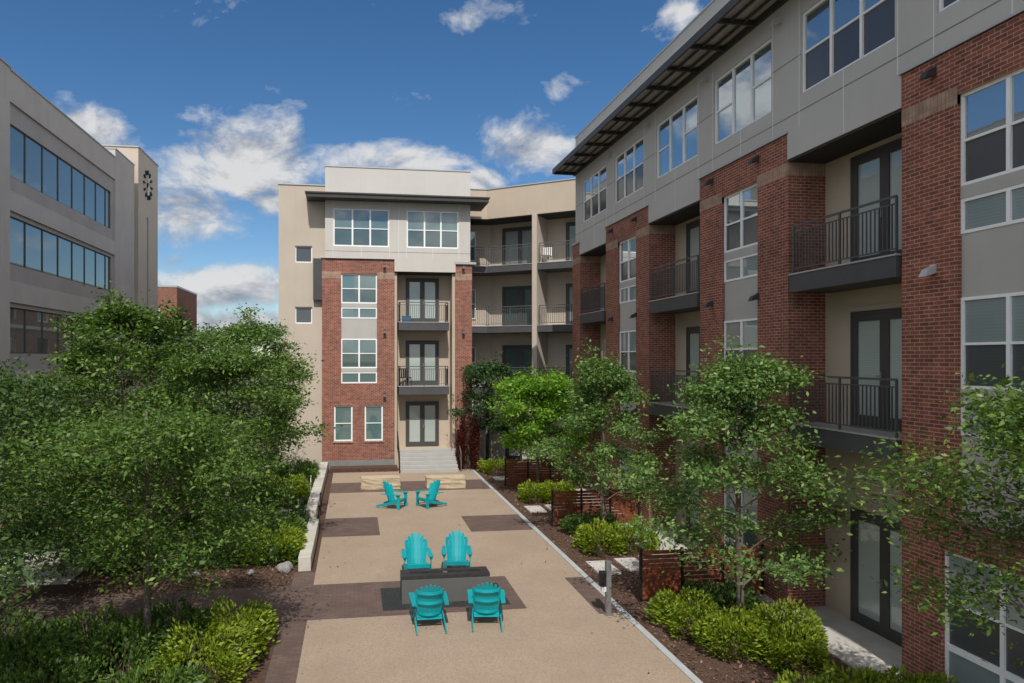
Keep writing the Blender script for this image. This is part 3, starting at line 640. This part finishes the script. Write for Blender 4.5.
def make_chair():
    root = empty('adirondack_chair', (0, 0, 0), 'x', 'chair', 'teal adirondack chairs')
    t = M['teal']
    # +Y local is the direction the chair faces
    s = MB()
    for k in range(7):                                   # seat slats falling to the back
        y = .36-k*.085; z = .36-(k**1.15)*.019
        s.hexa([(-.27,y-.07,z-.02-.012),(.27,y-.07,z-.02-.012),(.27,y,z-.02),(-.27,y,z-.02),(-.27,y-.07,z-.012),(.27,y-.07,z-.012),(.27,y,z),(-.27,y,z)])
    s.box(-.29, .345, .25, .29, .372, .36)
    s.build('seat', t, root, bevel=.005)
    b = MB(); n = 7; hs_ = [.67, .76, .81, .83, .81, .76, .67]; lean = R(20)
    for k in range(n):
        f = (k-(n-1)/2)/((n-1)/2)
        a = f*.62; xb = math.sin(a)*.36; cy_ = (1-math.cos(a))*.42
        xt = f*.27; ct = (1-math.cos(f*.8))*.42
        w0, w1 = .034, .044
        def P(x, c, L, d): return (x, -.17+c-math.sin(lean)*L+d*math.cos(lean), .20+math.cos(lean)*L+d*math.sin(lean))
        L = hs_[k]
        # slat with a rounded top made of segments
        prev = None
        segs = [(0, 1), (.5, 1), (.88, 1), (.96, .75), (1, .3)]
        rings = []
        for q, ww in segs:
            x = xb+(xt-xb)*q; c = cy_+(ct-cy_)*q; w = (w0+(w1-w0)*q)*ww
            tw = -1.1*math.sin(a*1.1)*w
            rings.append([P(x-w, c-tw*-1, L*q, -.009), P(x+w, c+tw*-1, L*q, -.009), P(x+w, c+tw*-1, L*q, .009), P(x-w, c-tw*-1, L*q, .009)])
        for r0, r1 in zip(rings[:-1], rings[1:]): b.hexa(r0+r1)
    bk = b.build('backrest', t, root)
    br = MB()
    for L, hw in ((.10, .22), (.38, .25), (.62, .26)):               # curved cross braces behind
        pts = []; br = MB()
        for i in range(9):
            f = -1+i/4; pts.append((f*hw, -.17+(1-math.cos(f*.75))*.42-math.sin(lean)*L-.03, .20+math.cos(lean)*L))
        for p, q in zip(pts[:-1], pts[1:]): br.hexa([(p[0],p[1]-.015,p[2]-.03),(q[0],q[1]-.015,q[2]-.03),(q[0],q[1]+.012,q[2]-.03),(p[0],p[1]+.012,p[2]-.03),(p[0],p[1]-.015,p[2]+.03),(q[0],q[1]-.015,q[2]+.03),(q[0],q[1]+.012,q[2]+.03),(p[0],p[1]+.012,p[2]+.03)])
        br.build('back_brace', t, root)
    for sx in (-1, 1):
        a = MB(); X = sx*.34
        outl = [(-.045,-.40), (.045,-.40), (.06,-.1), (.075,.25), (.07,.36), (.035,.41), (-.035,.41), (-.06,.36), (-.05,.0)]
        nb = len(a.v)
        for z in (.535, .56): a.v += [(X+p*1.0, q, z) for p, q in outl]
        m_ = len(outl); a.f.append(tuple(range(nb, nb+m_))[::-1]); a.f.append(tuple(range(nb+m_, nb+2*m_)))
        for i in range(m_): a.f.append((nb+i, nb+(i+1)%m_, nb+m_+(i+1)%m_, nb+m_+i))
        a.mi = [0]*len(a.f); a.build('arm', t, root)
        l = MB(); l.box(X-.012 if sx > 0 else X-.012, .26, 0, X+.012, .38, .535); l.hexa([(X-.012,.27,.40),(X+.012,.27,.40),(X+.012,.35,.40),(X-.012,.35,.40),(X-.045,.24,.534),(X+.045,.24,.534),(X+.045,.36,.534),(X-.045,.36,.534)]); l.build('leg', t, root)
        r = MB(); X2 = sx*.30
        r.hexa([(X2-.013,-.60,.03),(X2+.013,-.60,.03),(X2+.013,.35,.23),(X2-.013,.35,.23),(X2-.013,-.60,.11),(X2+.013,-.60,.11),(X2+.013,.35,.345),(X2-.013,.35,.345)]); r.build('leg', t, root)
    return root
ch0 = make_chair()
spots = [((1.52, 14.35), 3, 'teal adirondack chair in front of the fire pit, seen from behind, nearer the tall left side'),
         ((2.72, 14.32), -8, 'teal chair seen from behind, right one of the pair nearest the camera'),
         ((1.58, 17.75), 180, 'teal adirondack chair facing the camera behind the left half of the fire pit'),
         ((2.62, 17.85), 173, 'teal adirondack chair facing the camera behind the right half of the fire pit'),
         ((1.46, 25.75), -118, 'far teal adirondack chair turned sideways facing right in front of the left stone bench'),
         ((2.76, 25.75), 118, 'far teal adirondack chair turned sideways facing left in front of the right stone bench')]
spots[0] = (spots[0][0], 0, 'teal chair seen from behind, left one of the pair nearest the camera')
for i, ((x, y), a, lab) in enumerate(spots):
    o = ch0 if i == 0 else copy_tree(ch0)
    o.location = (x, y, .016); o.rotation_euler = (0, 0, R(a)); o['label'] = lab; o.scale = (.97, .97, .97)
# bollard
bo = empty('path_bollard', (5.38, 14.35, .012), 'square grey metal bollard with a small black box beside the pale kerb', 'bollard')
mb = MB(); mb.box(-.055, -.055, 0, .055, .055, 1.15); mb.build('post', M['steel'], bo, bevel=.006)
mb = MB(); mb.box(-.19, -.07, .62, -.057, .07, .93); mb.build('light_box', M['black'], bo, bevel=.015)
mb = MB(); mb.box(-.15, -.05, .5, -.057, .05, .61); mb.build('outlet', M['white'], bo, bevel=.008)
mb = MB(); mb.box(-.09, -.09, 0, .09, .09, .02); mb.build('base_plate', M['steel'], bo)

def fence(y, x0, x1, h, label, pan_label):
    f = empty('slat_fence', (x0, y, 0), label, 'fence', 'wooden patio fences')
    n = 3; w = (x1-x0)/n
    for i in range(n+1):
        p = MB(); p.box(i*w-.03, -.03, 0, i*w+.03, .03, h+.02); p.build('post', M['black'], f)
    for i in range(n):
        s = MB(); k = int(h/.105)
        for j in range(k):
            z = .05+j*(h-.06)/k; s.box(i*w+.032, -.011, z, (i+1)*w-.032, .011, z+.085)
        s.build('slat_panel', M['wood'], f)
    return f
fence(15.02, 6.4, 9.36, 1.17, 'red brown slat fence behind the big tree and nearest shrubs', '')
fence(22.15, 6.4, 9.36, 1.17, 'red brown slat fence between the second and third hedge, behind a slim trunk', '')
fence(29.3, 6.4, 9.36, 1.17, 'smallest red brown slat fence, under the bright green tree', '')

# planter walls
def block(name, pts, h, z0, m, label, cat):
    mb = MB(); (x0, y0, x1, y1) = pts; mb.box(0, 0, 0, x1-x0, y1-y0, h); o = mb.build(name, M[m], bevel=.015); o.location = (x0, y0, z0); return tag(o, label, cat)
block('planter_wall', (-1.42, 18.4, -1.1, 22.7), .38, 0, 'lime', 'pale low stone planter wall at the near end beside the brown paver band', 'low wall')
block('planter_wall', (-1.62, 23.9, -1.25, 34.8), .42, 0, 'lime', 'long pale planter wall running to the left corner of the end building', 'low wall')
block('planter_wall', (-2.6, 24.0, -1.63, 24.35), .36, 0, 'lime', 'short pale stone cross wall branching left into the planting', 'low wall')
for i, (x, y, h, mm, lab) in enumerate([(-1.12, 23.0, .75, 'black', 'thin black stake at the gap between the planter walls'), (-1.15, 24.9, .8, 'black', 'thin black stake beside the long planter wall, second from the gap'), (-1.95, 25.3, .5, 'white', 'short white stake behind the cross wall'), (-1.75, 29.2, .7, 'white', 'white stake standing against the far part of the long planter wall')]):
    mb = MB(); mb.tube([(0,0,0), (0,0,h-.06)], .02, 6); mb.tube([(0,0,h-.06), (0,0,h)], .035, 8); o = mb.build('garden_stake', M[mm]); o.location = (x, y, 0); tag(o, lab, 'stake', 'stakes by the planter walls')
for i, (x, y, r, lab) in enumerate([(-1.75, 18.5, .2, 'rounded grey rock at the near end of the planter wall'), (-2.6, 18.35, .10, 'small grey rock in the mulch, middle of the three'), (-3.9, 18.3, .12, 'grey rock farthest left in the mulch')]):
    import bmesh
    bm = bmesh.new(); bmesh.ops.create_icosphere(bm, subdivisions=3, radius=r); random.seed(i)
    for v_ in bm.verts: v_.co *= 1+.12*math.sin(v_.co.x*23+i)+.1*math.sin(v_.co.y*31); v_.co.z = v_.co.z*.7
    me = bpy.data.meshes.new('rock'); bm.to_mesh(me); bm.free(); me.materials.append(M['rock']); o = bpy.data.objects.new('rock', me); C.objects.link(o); o.location = (x, y, r*.45); tag(o, lab, 'rock', 'rocks in the mulch')

# balcony furniture
def patio_chair(loc, rz, mm, label):
    c = empty('patio_chair', loc, label, 'chair', None, rz)
    m = M[mm]
    mb = MB(); mb.box(-.24, -.22, .40, .24, .24, .44); mb.build('seat', m, c, bevel=.01)
    mb = MB()
    for k in range(5): mb.box(-.22+k*.1, -.25, .44, -.17+k*.1, -.22, .85)
    mb.box(-.24, -.26, .82, .24, -.215, .88); mb.build('backrest', m, c)
    for sx in (-1, 1):
        for sy in (-1, 1): mb = MB(); mb.tube([(sx*.22, sy*.2, .4), (sx*.24, sy*.23, 0)], .016, 6); mb.build('leg', m, c)
    return c
patio_chair((2.55, 34.25+.9, 4.1), R(200), 'black', 'black metal chair on the lower balcony of the end building')
patio_chair((9.9, 35.3, 10.4), R(150), 'white', 'white chair on the top balcony right of the tan column')
mb = MB(); mb.box(-.22, -.15, 0, .22, .15, .26); mb.box(-.24, -.17, .26, .24, .17, .3); o = mb.build('storage_bin', M['blue'], bevel=.02); o.location = (2.6, 35.05, 7.3); tag(o, 'small blue bin on the upper balcony of the end building', 'bin')

# ------------------------------------------------------------------ foliage
def leaves_mesh(name, P, size, mat_, parent=None, seed=0, up=.55, asp=.45, droop=.0, blade=False):
    rng = np.random.default_rng(seed); n = len(P)
    d = rng.normal(size=(n, 3)); d[:, 2] = d[:, 2]*.55-droop
    if blade: d = rng.normal(size=(n, 3))*.45; d[:, 2] = 1
    d /= np.linalg.norm(d, axis=1)[:, None]
    nn = rng.normal(size=(n, 3)); nn[:, 2] = np.abs(nn[:, 2])+up
    s = np.cross(d, nn); s /= np.linalg.norm(s, axis=1)[:, None]+1e-9
    L = size*rng.uniform(.45, 1.45, n)[:, None]; W = L*asp*.5
    V = np.empty((n, 4, 3)); fold = np.cross(s, d)*W*.3
    V[:, 0] = P; V[:, 1] = P+d*L*.45+s*W+fold; V[:, 2] = P+d*L; V[:, 3] = P+d*L*.45-s*W+fold
    me = bpy.data.meshes.new(name); me.vertices.add(4*n); me.vertices.foreach_set('co', V.reshape(-1).astype(np.float32))
    me.loops.add(4*n); me.loops.foreach_set('vertex_index', np.arange(4*n, dtype=np.int32))
    me.polygons.add(n); me.polygons.foreach_set('loop_start', np.arange(0, 4*n, 4, dtype=np.int32)); me.polygons.foreach_set('loop_total', np.full(n, 4, dtype=np.int32))
    me.materials.append(mat_); me.update(calc_edges=True); me.validate()
    o = bpy.data.objects.new(name, me); C.objects.link(o)
    if parent: o.parent = parent
    return o

def tree(name, label, loc, h, cb, rad, nleaf, leaf, mat_, seed, prof='oval', lean=(0, 0), group=None, tr=.07, spread=.26, cat='tree', nl=34, skew=(0, 0)):
    random.seed(seed); rng = np.random.default_rng(seed)
    root = empty(name, loc, label, cat, group)
    tk = MB(); pts = []; n = 9
    for i in range(n):
        t = i/(n-1); pts.append(Vector((lean[0]*t+random.uniform(-.05, .05)*(i > 0)*h*.12, lean[1]*t+random.uniform(-.05, .05)*(i > 0)*h*.12, t*h*.88)))
    tk.tube(pts, [tr*(1.25 if i == 0 else 1)*(1-.85*i/(n-1))+.006 for i in range(n)], 8)
    def at(z):
        k = min(n-2, max(0, z/(h*.88)*(n-1))); i = int(k); return pts[i].lerp(pts[i+1], k-i)
    cl = []
    def prf(t):
        if prof == 'cone': return (1-t)**1.05*min(1, .6+t*2.5)*1.14+.05
        if prof == 'round': return math.sqrt(max(0, 1-(2*t-.9)**2/1.25))
        return (math.sin(math.pi*min(1, t*.78+.2))**.75)*(1 if t < .5 else 1-.35*(t-.5)*2)
    for k in range(nl):
        t = ((k+.5)/nl)**.85; z = cb+(h-cb)*t
        az = k*2.399+random.uniform(-.5, .5); L = rad*prf(t)*random.uniform(.5, 1.14)
        st = at(max(.2, z-L*random.uniform(.3, .55)-.1)); tip = at(z)+Vector((math.cos(az)*L+skew[0]*L, math.sin(az)*L+skew[1]*L, random.uniform(-.25, .25)))
        mid = st.lerp(tip, .5)+Vector((0, 0, L*.13)); lp = [st, st.lerp(mid, .5)+Vector((0, 0, .03)), mid, mid.lerp(tip, .5)+Vector((0,0,.04*L)), tip]
        r0 = max(.012, tr*.38*(1-t*.7)); tk.tube(lp, [r0, r0*.75, r0*.5, r0*.35, r0*.15], 5, cap=False)
        for q in range(7):
            f = random.uniform(.25, 1.0); i = min(3, int(f*4)); b = lp[i].lerp(lp[i+1], f*4-i)
            az2 = az+random.uniform(-1.5, 1.5); l2 = L*random.uniform(.18, .42)+.12
            e = b+Vector((math.cos(az2)*l2, math.sin(az2)*l2, random.uniform(-.12, .3)*l2*1.3))
            tk.tube([b, b.lerp(e, .5)+Vector((0, 0, .03)), e], [r0*.35, r0*.25, .003], 4, cap=False)
            cl += [(e, 1.0), (b.lerp(e, .6), .8)]
        cl.append((tip, .9))
    for q in range(9):                                  # leading shoots above the last fork
        b = at(h*random.uniform(.7, .88)); a_ = random.uniform(0, 6.28); l_ = rad*random.uniform(.12, .3); e = b+Vector((math.cos(a_)*l_, math.sin(a_)*l_, h*random.uniform(.05, .14)))
        tk.tube([b, b.lerp(e, .5), e], [.014, .008, .003], 4, cap=False); cl += [(e, .5), (b.lerp(e, .6), .5), (b.lerp(e, .3), .4)]
    cen = np.array([c[0] for c in cl]); wt = np.array([c[1] for c in cl])*rng.uniform(.15, 1.0, len(cl))**2.0; wt /= wt.sum()
    idx = rng.choice(len(cl), nleaf, p=wt); sp = spread*.76*(rad/2.2)**.5
    P = cen[idx]+rng.normal(size=(nleaf, 3))*np.array([sp, sp, sp*.62])
    tk.build('trunk', M['bark'], root, smooth=True)
    leaves_mesh('crown', P, leaf, mat_, root, seed, droop=.2, up=.15)
    return root

def shrub(name, label, loc, rx, ry, h, nleaf, leaf, mat_, seed, group=None, rz=0, box=.6, cat='shrub', up=.4):
    root = empty(name, loc, label, cat, group, rz); rng = np.random.default_rng(seed); random.seed(seed)
    st = MB()
    for k in range(9):
        a = random.uniform(0, 6.28); r = random.uniform(.1, .7)
        st.tube([(0+random.uniform(-.3,.3)*rx, random.uniform(-.3,.3)*ry, 0), (math.cos(a)*rx*r*.6, math.sin(a)*ry*r*.6, h*.45), (math.cos(a)*rx*r, math.sin(a)*ry*r, h*.8)], [.014, .009, .004], 4, cap=False)
    st.build('stem', M['bark'], root)
    d = rng.normal(size=(nleaf, 3)); d[:, 2] = np.abs(d[:, 2]); d /= np.linalg.norm(d, axis=1)[:, None]
    d = np.sign(d)*np.abs(d)**box; d /= np.maximum(1, np.abs(d).max(axis=1))[:, None]
    ph = rng.uniform(0, 6.28, 6)
    lump = 1+.09*np.sin(d[:, 0]*7*rx+ph[0]+d[:, 1]*3)+.08*np.sin(d[:, 1]*7*ry+ph[1])+.07*np.sin(d[:, 0]*13*rx+ph[2]+d[:, 2]*5)
    rr = (1-np.abs(rng.normal(size=nleaf))*.17)*lump
    P = d*rr[:, None]*np.array([rx, ry, h]); P[:, 2] = np.maximum(P[:, 2], .03)
    leaves_mesh('foliage', P, leaf, mat_, root, seed, up=up, droop=-.5)
    return root

# right side row
tree('elm_tree', 'big loose crowned tree in front of the brick pier and nearest slat fence', (7.75, 13.25, 0), 6.55, 1.3, 2.1, 32000, .095, M['leaf_elm'], 11, 'cone', group='trees along the right side', tr=.075, nl=38)
tree('elm_tree', 'slim trunked tree in front of the second slat fence, left of the biggest tree', (7.5, 20.4, 0), 6.5, 1.6, 1.85, 21000, .11, M['leaf_elm'], 12, 'cone', group='trees along the right side', tr=.07)
tree('maple_tree', 'bright green round tree beside the dark tree near the corner building', (7.35, 27.5, 0), 5.6, 1.8, 2.0, 18000, .15, M['leaf_bright'], 13, 'round', group='trees along the right side', tr=.07)
tree('holm_oak', 'dark green tree beside the right pier of the end building', (6.75, 34.0, 0), 6.2, 2.0, 1.7, 15000, .13, M['leaf_dark'], 14, 'round', group='trees along the right side')
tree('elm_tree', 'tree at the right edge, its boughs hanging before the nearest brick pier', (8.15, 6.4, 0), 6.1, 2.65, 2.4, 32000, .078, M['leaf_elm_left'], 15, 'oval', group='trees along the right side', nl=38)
# left grove
LG = 'trees in the left planting'
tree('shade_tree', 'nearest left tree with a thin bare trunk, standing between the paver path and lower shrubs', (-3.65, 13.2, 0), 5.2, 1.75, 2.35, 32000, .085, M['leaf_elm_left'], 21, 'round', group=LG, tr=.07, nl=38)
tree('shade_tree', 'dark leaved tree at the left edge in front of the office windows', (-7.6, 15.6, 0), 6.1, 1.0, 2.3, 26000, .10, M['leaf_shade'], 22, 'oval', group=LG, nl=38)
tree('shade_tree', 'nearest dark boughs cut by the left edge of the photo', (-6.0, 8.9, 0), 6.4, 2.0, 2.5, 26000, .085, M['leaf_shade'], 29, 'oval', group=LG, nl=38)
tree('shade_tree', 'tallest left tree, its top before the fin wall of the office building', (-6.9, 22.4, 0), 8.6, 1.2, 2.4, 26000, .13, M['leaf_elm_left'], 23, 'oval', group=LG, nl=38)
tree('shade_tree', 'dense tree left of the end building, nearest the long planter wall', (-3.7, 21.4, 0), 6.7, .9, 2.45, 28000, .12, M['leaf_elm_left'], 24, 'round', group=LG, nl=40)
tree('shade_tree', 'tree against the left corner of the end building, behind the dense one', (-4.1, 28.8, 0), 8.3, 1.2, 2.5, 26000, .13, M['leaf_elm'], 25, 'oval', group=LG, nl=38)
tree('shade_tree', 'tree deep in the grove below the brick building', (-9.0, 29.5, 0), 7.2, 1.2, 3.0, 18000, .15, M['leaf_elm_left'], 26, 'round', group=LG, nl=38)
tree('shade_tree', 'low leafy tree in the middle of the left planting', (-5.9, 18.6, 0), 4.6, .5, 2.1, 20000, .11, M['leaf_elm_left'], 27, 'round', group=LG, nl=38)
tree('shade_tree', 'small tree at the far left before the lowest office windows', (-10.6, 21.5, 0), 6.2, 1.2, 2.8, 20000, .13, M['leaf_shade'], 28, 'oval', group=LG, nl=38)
# far trees
tree('cypress_tree', 'pointed dark conifer standing highest in the distant tree line', (-14.6, 62, 0), 10.6, 3, 2.0, 5000, .4, M['leaf_dark'], 31, 'cone', group='distant trees', spread=.3)
for i, (x, y, h, r, lab) in enumerate([(-19.5, 66, 9.2, 3.2, 'distant pale tree beside the red brick building'), (-11.3, 58, 9.0, 3.0, 'distant tree touching the edge of the end building'), (-17, 70, 9.4, 3.0, 'distant tree just left of the pointed conifer'), (-24, 72, 7.5, 3.2, 'distant tree below the red brick building')]):
    tree('far_tree', lab, (x, y, 0), h, 2, r, 5000, .34, M['leaf_far'], 40+i, 'round', group='distant trees', spread=.4)
# shrubs
HG = 'yellow green hedge shrubs on the right'
for i, (x, y, rx, ry, h, lab) in enumerate([
    (6.75, 13.35, .62, .7, .62, 'yellow green shrub at the foot of the nearest slat fence, by the kerb'), (7.05, 12.25, .62, .62, .66, 'yellow green shrub left of the big tree trunk, nearest the kerb'),
    (8.15, 12.45, .62, .62, .66, 'yellow green shrub right of the big tree trunk beside the patio'), (7.75, 11.55, .6, .5, .55, 'yellow green shrub in front of the big tree trunk'), (7.9, 14.2, .8, .5, .55, 'darker yellow green shrub between the big trunk and the nearest fence'),
    (6.9, 19.2, .55, .75, .68, 'left half of the second hedge, before the slim tree trunk'), (7.85, 19.2, .62, .75, .68, 'right half of the second hedge, before the slim tree trunk'),(7.4, 21.2, .9, .45, .55, 'dark shrub tucked under the second slat fence'),
    (6.85, 26.3, .55, .7, .62, 'left half of the third hedge, under the bright green tree'), (7.8, 26.2, .6, .7, .62, 'right half of the third hedge, under the bright green tree'),
    (6.75, 33.0, .8, .8, .6, 'smallest far hedge beside the end building pier')]):
    shrub('hedge_shrub', lab, (x, y, 0), rx, ry, h, 4200 if y < 16 else 3600, .085 if y < 16 else .095, M['leaf_hedge'] if not lab.startswith('dark') else M['leaf_ground'], 60+i, HG)
for i, (x, y, lab) in enumerate([(6.75, 9.6, 'low shrub at the bottom edge, left of its row of three'), (7.75, 9.75, 'low shrub at the bottom edge, middle of its row of three'), (8.5, 9.6, 'low shrub at the bottom edge beside the patio, right of its row of three')]):
    shrub('hedge_shrub', lab, (x, y, 0), .62, .5, .6, 4000, .08, M['leaf_hedge'], 80+i, 'low shrubs at the bottom right')
shrub('plum_shrub', 'tall dark red leaved shrub beside the white steps', (5.55, 34.1, 0), .5, .45, 2.5, 4500, .12, M['leaf_red'], 90, up=.2)
k = 0
for (x, y, r, h) in [(-2.15, 13.55, .62, .8), (-2.55, 12.3, .75, .85), (-3.4, 13.8, .7, .75), (-3.9, 12.6, .8, .8), (-4.8, 13.7, .75, .75), (-5.4, 12.4, .8, .85), (-6.3, 13.6, .8, .8), (-3.0, 11.0, .8, .8), (-4.6, 11.2, .8, .8), (-7.2, 12.6, .9, .9), (-6.0, 11.0, .9, .8)]:
    order = ['at the corner of the paver path and the brown strip', 'second along the brown strip, just nearer than the corner one', 'against the paver path, next left of the corner one', 'behind the second strip one, to its left', 'against the paver path, under the thin bare trunk', 'in the dark middle of the group', 'against the paver path at the far left', 'at the bottom edge nearest the brown strip', 'at the bottom edge, second from the brown strip', 'at the left edge of the photo', 'at the bottom edge, third from the brown strip']
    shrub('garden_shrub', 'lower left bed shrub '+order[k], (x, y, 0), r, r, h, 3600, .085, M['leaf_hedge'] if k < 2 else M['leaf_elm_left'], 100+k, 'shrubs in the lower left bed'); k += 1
for i, (x, y, r, h, mm, lab) in enumerate([(-2.2, 19.6, .8, .75, 'leaf_hedge', 'bright shrub against the near planter wall'), (-2.3, 21.2, .85, .8, 'leaf_elm_left', 'green shrub behind the bright one along the near planter wall'), (-3.6, 19.8, .9, .7, 'leaf_ground', 'dark leafy plant beside the bright wall shrub'), (-2.6, 27.4, .9, .9, 'leaf_hedge', 'shrub behind the cross wall next to the long planter wall'), (-2.5, 30.6, .9, 1.0, 'leaf_elm_left', 'farthest shrub along the long planter wall')]):
    shrub('garden_shrub', lab, (x, y, 0), r, r, h, 4500, .10, M[mm], 130+i, 'shrubs in the left planting')
# ground cover
rng = np.random.default_rng(5)
def patch(x0, y0, x1, y1, n, hmax, seed):
    rng = np.random.default_rng(seed); x = rng.uniform(x0, x1, n); y = rng.uniform(y0, y1, n)
    hh = hmax*(.55+.25*np.sin(x*2.1+y*1.3)+.2*np.sin(x*5.3-y*4.1)); z = rng.uniform(.02, 1, n)**.6*hh
    return np.stack([x, y, z], 1)
P = np.concatenate([patch(-6.5, 18.9, -1.5, 23.6, 26000, .6, 1), patch(-12, 22, -1.8, 23.8, 9000, .6, 2), patch(-12, 25.6, -1.7, 34.5, 26000, .7, 3)])
tag(leaves_mesh('ground_cover', P, .16, M['leaf_ground'], None, 6, asp=.3, up=.3, droop=-.4), 'dense dark green leafy ground cover under the left trees', 'plants', kind='stuff')
P = np.concatenate([patch(-14, 8, -7.2, 14.6, 14000, .5, 4), patch(-7.5, 8.0, -1.7, 12.0, 9000, .3, 7)])
tag(leaves_mesh('ground_cover', P, .12, M['leaf_elm'], None, 8, asp=.35), 'low leafy cover at the bottom left corner', 'plants', kind='stuff')
# leaf litter and bark chips
P = np.concatenate([patch(-6.6, 17.3, -1.5, 19.2, 1600, .012, 9), patch(5.85, 8, 8.7, 33, 6500, .012, 10), patch(-6, 24.4, -1.7, 25.6, 700, .02, 11), patch(-1.1, 33.98, 2.05, 34.8, 300, .21, 12)])
P[:, 2] = np.maximum(P[:, 2], .012)
M['chip'] = leaf_mat('bark_chips', (.05,.025,.018), (.16,.09,.06), (.30,.20,.14), .0)
tag(leaves_mesh('bark_chips', P, .07, M['chip'], None, 13, asp=.6, up=3), 'brown bark chips and dry leaves scattered on the beds', 'mulch', kind='stuff')

P = np.concatenate([patch(5.0, 8, 5.66, 31, 90, .012, 14), patch(-.95, 9, 0, 30, 60, .012, 15), patch(-6, 15, -1, 17.2, 160, .012, 16), patch(-.9, 9, 5.6, 31, 40, .012, 17)])
P[:, 2] = .022
tag(leaves_mesh('fallen_leaves', P, .06, M['chip'], None, 18, asp=.5, up=4), 'a few dry leaves fallen on the courtyard paving', 'leaves', kind='stuff')
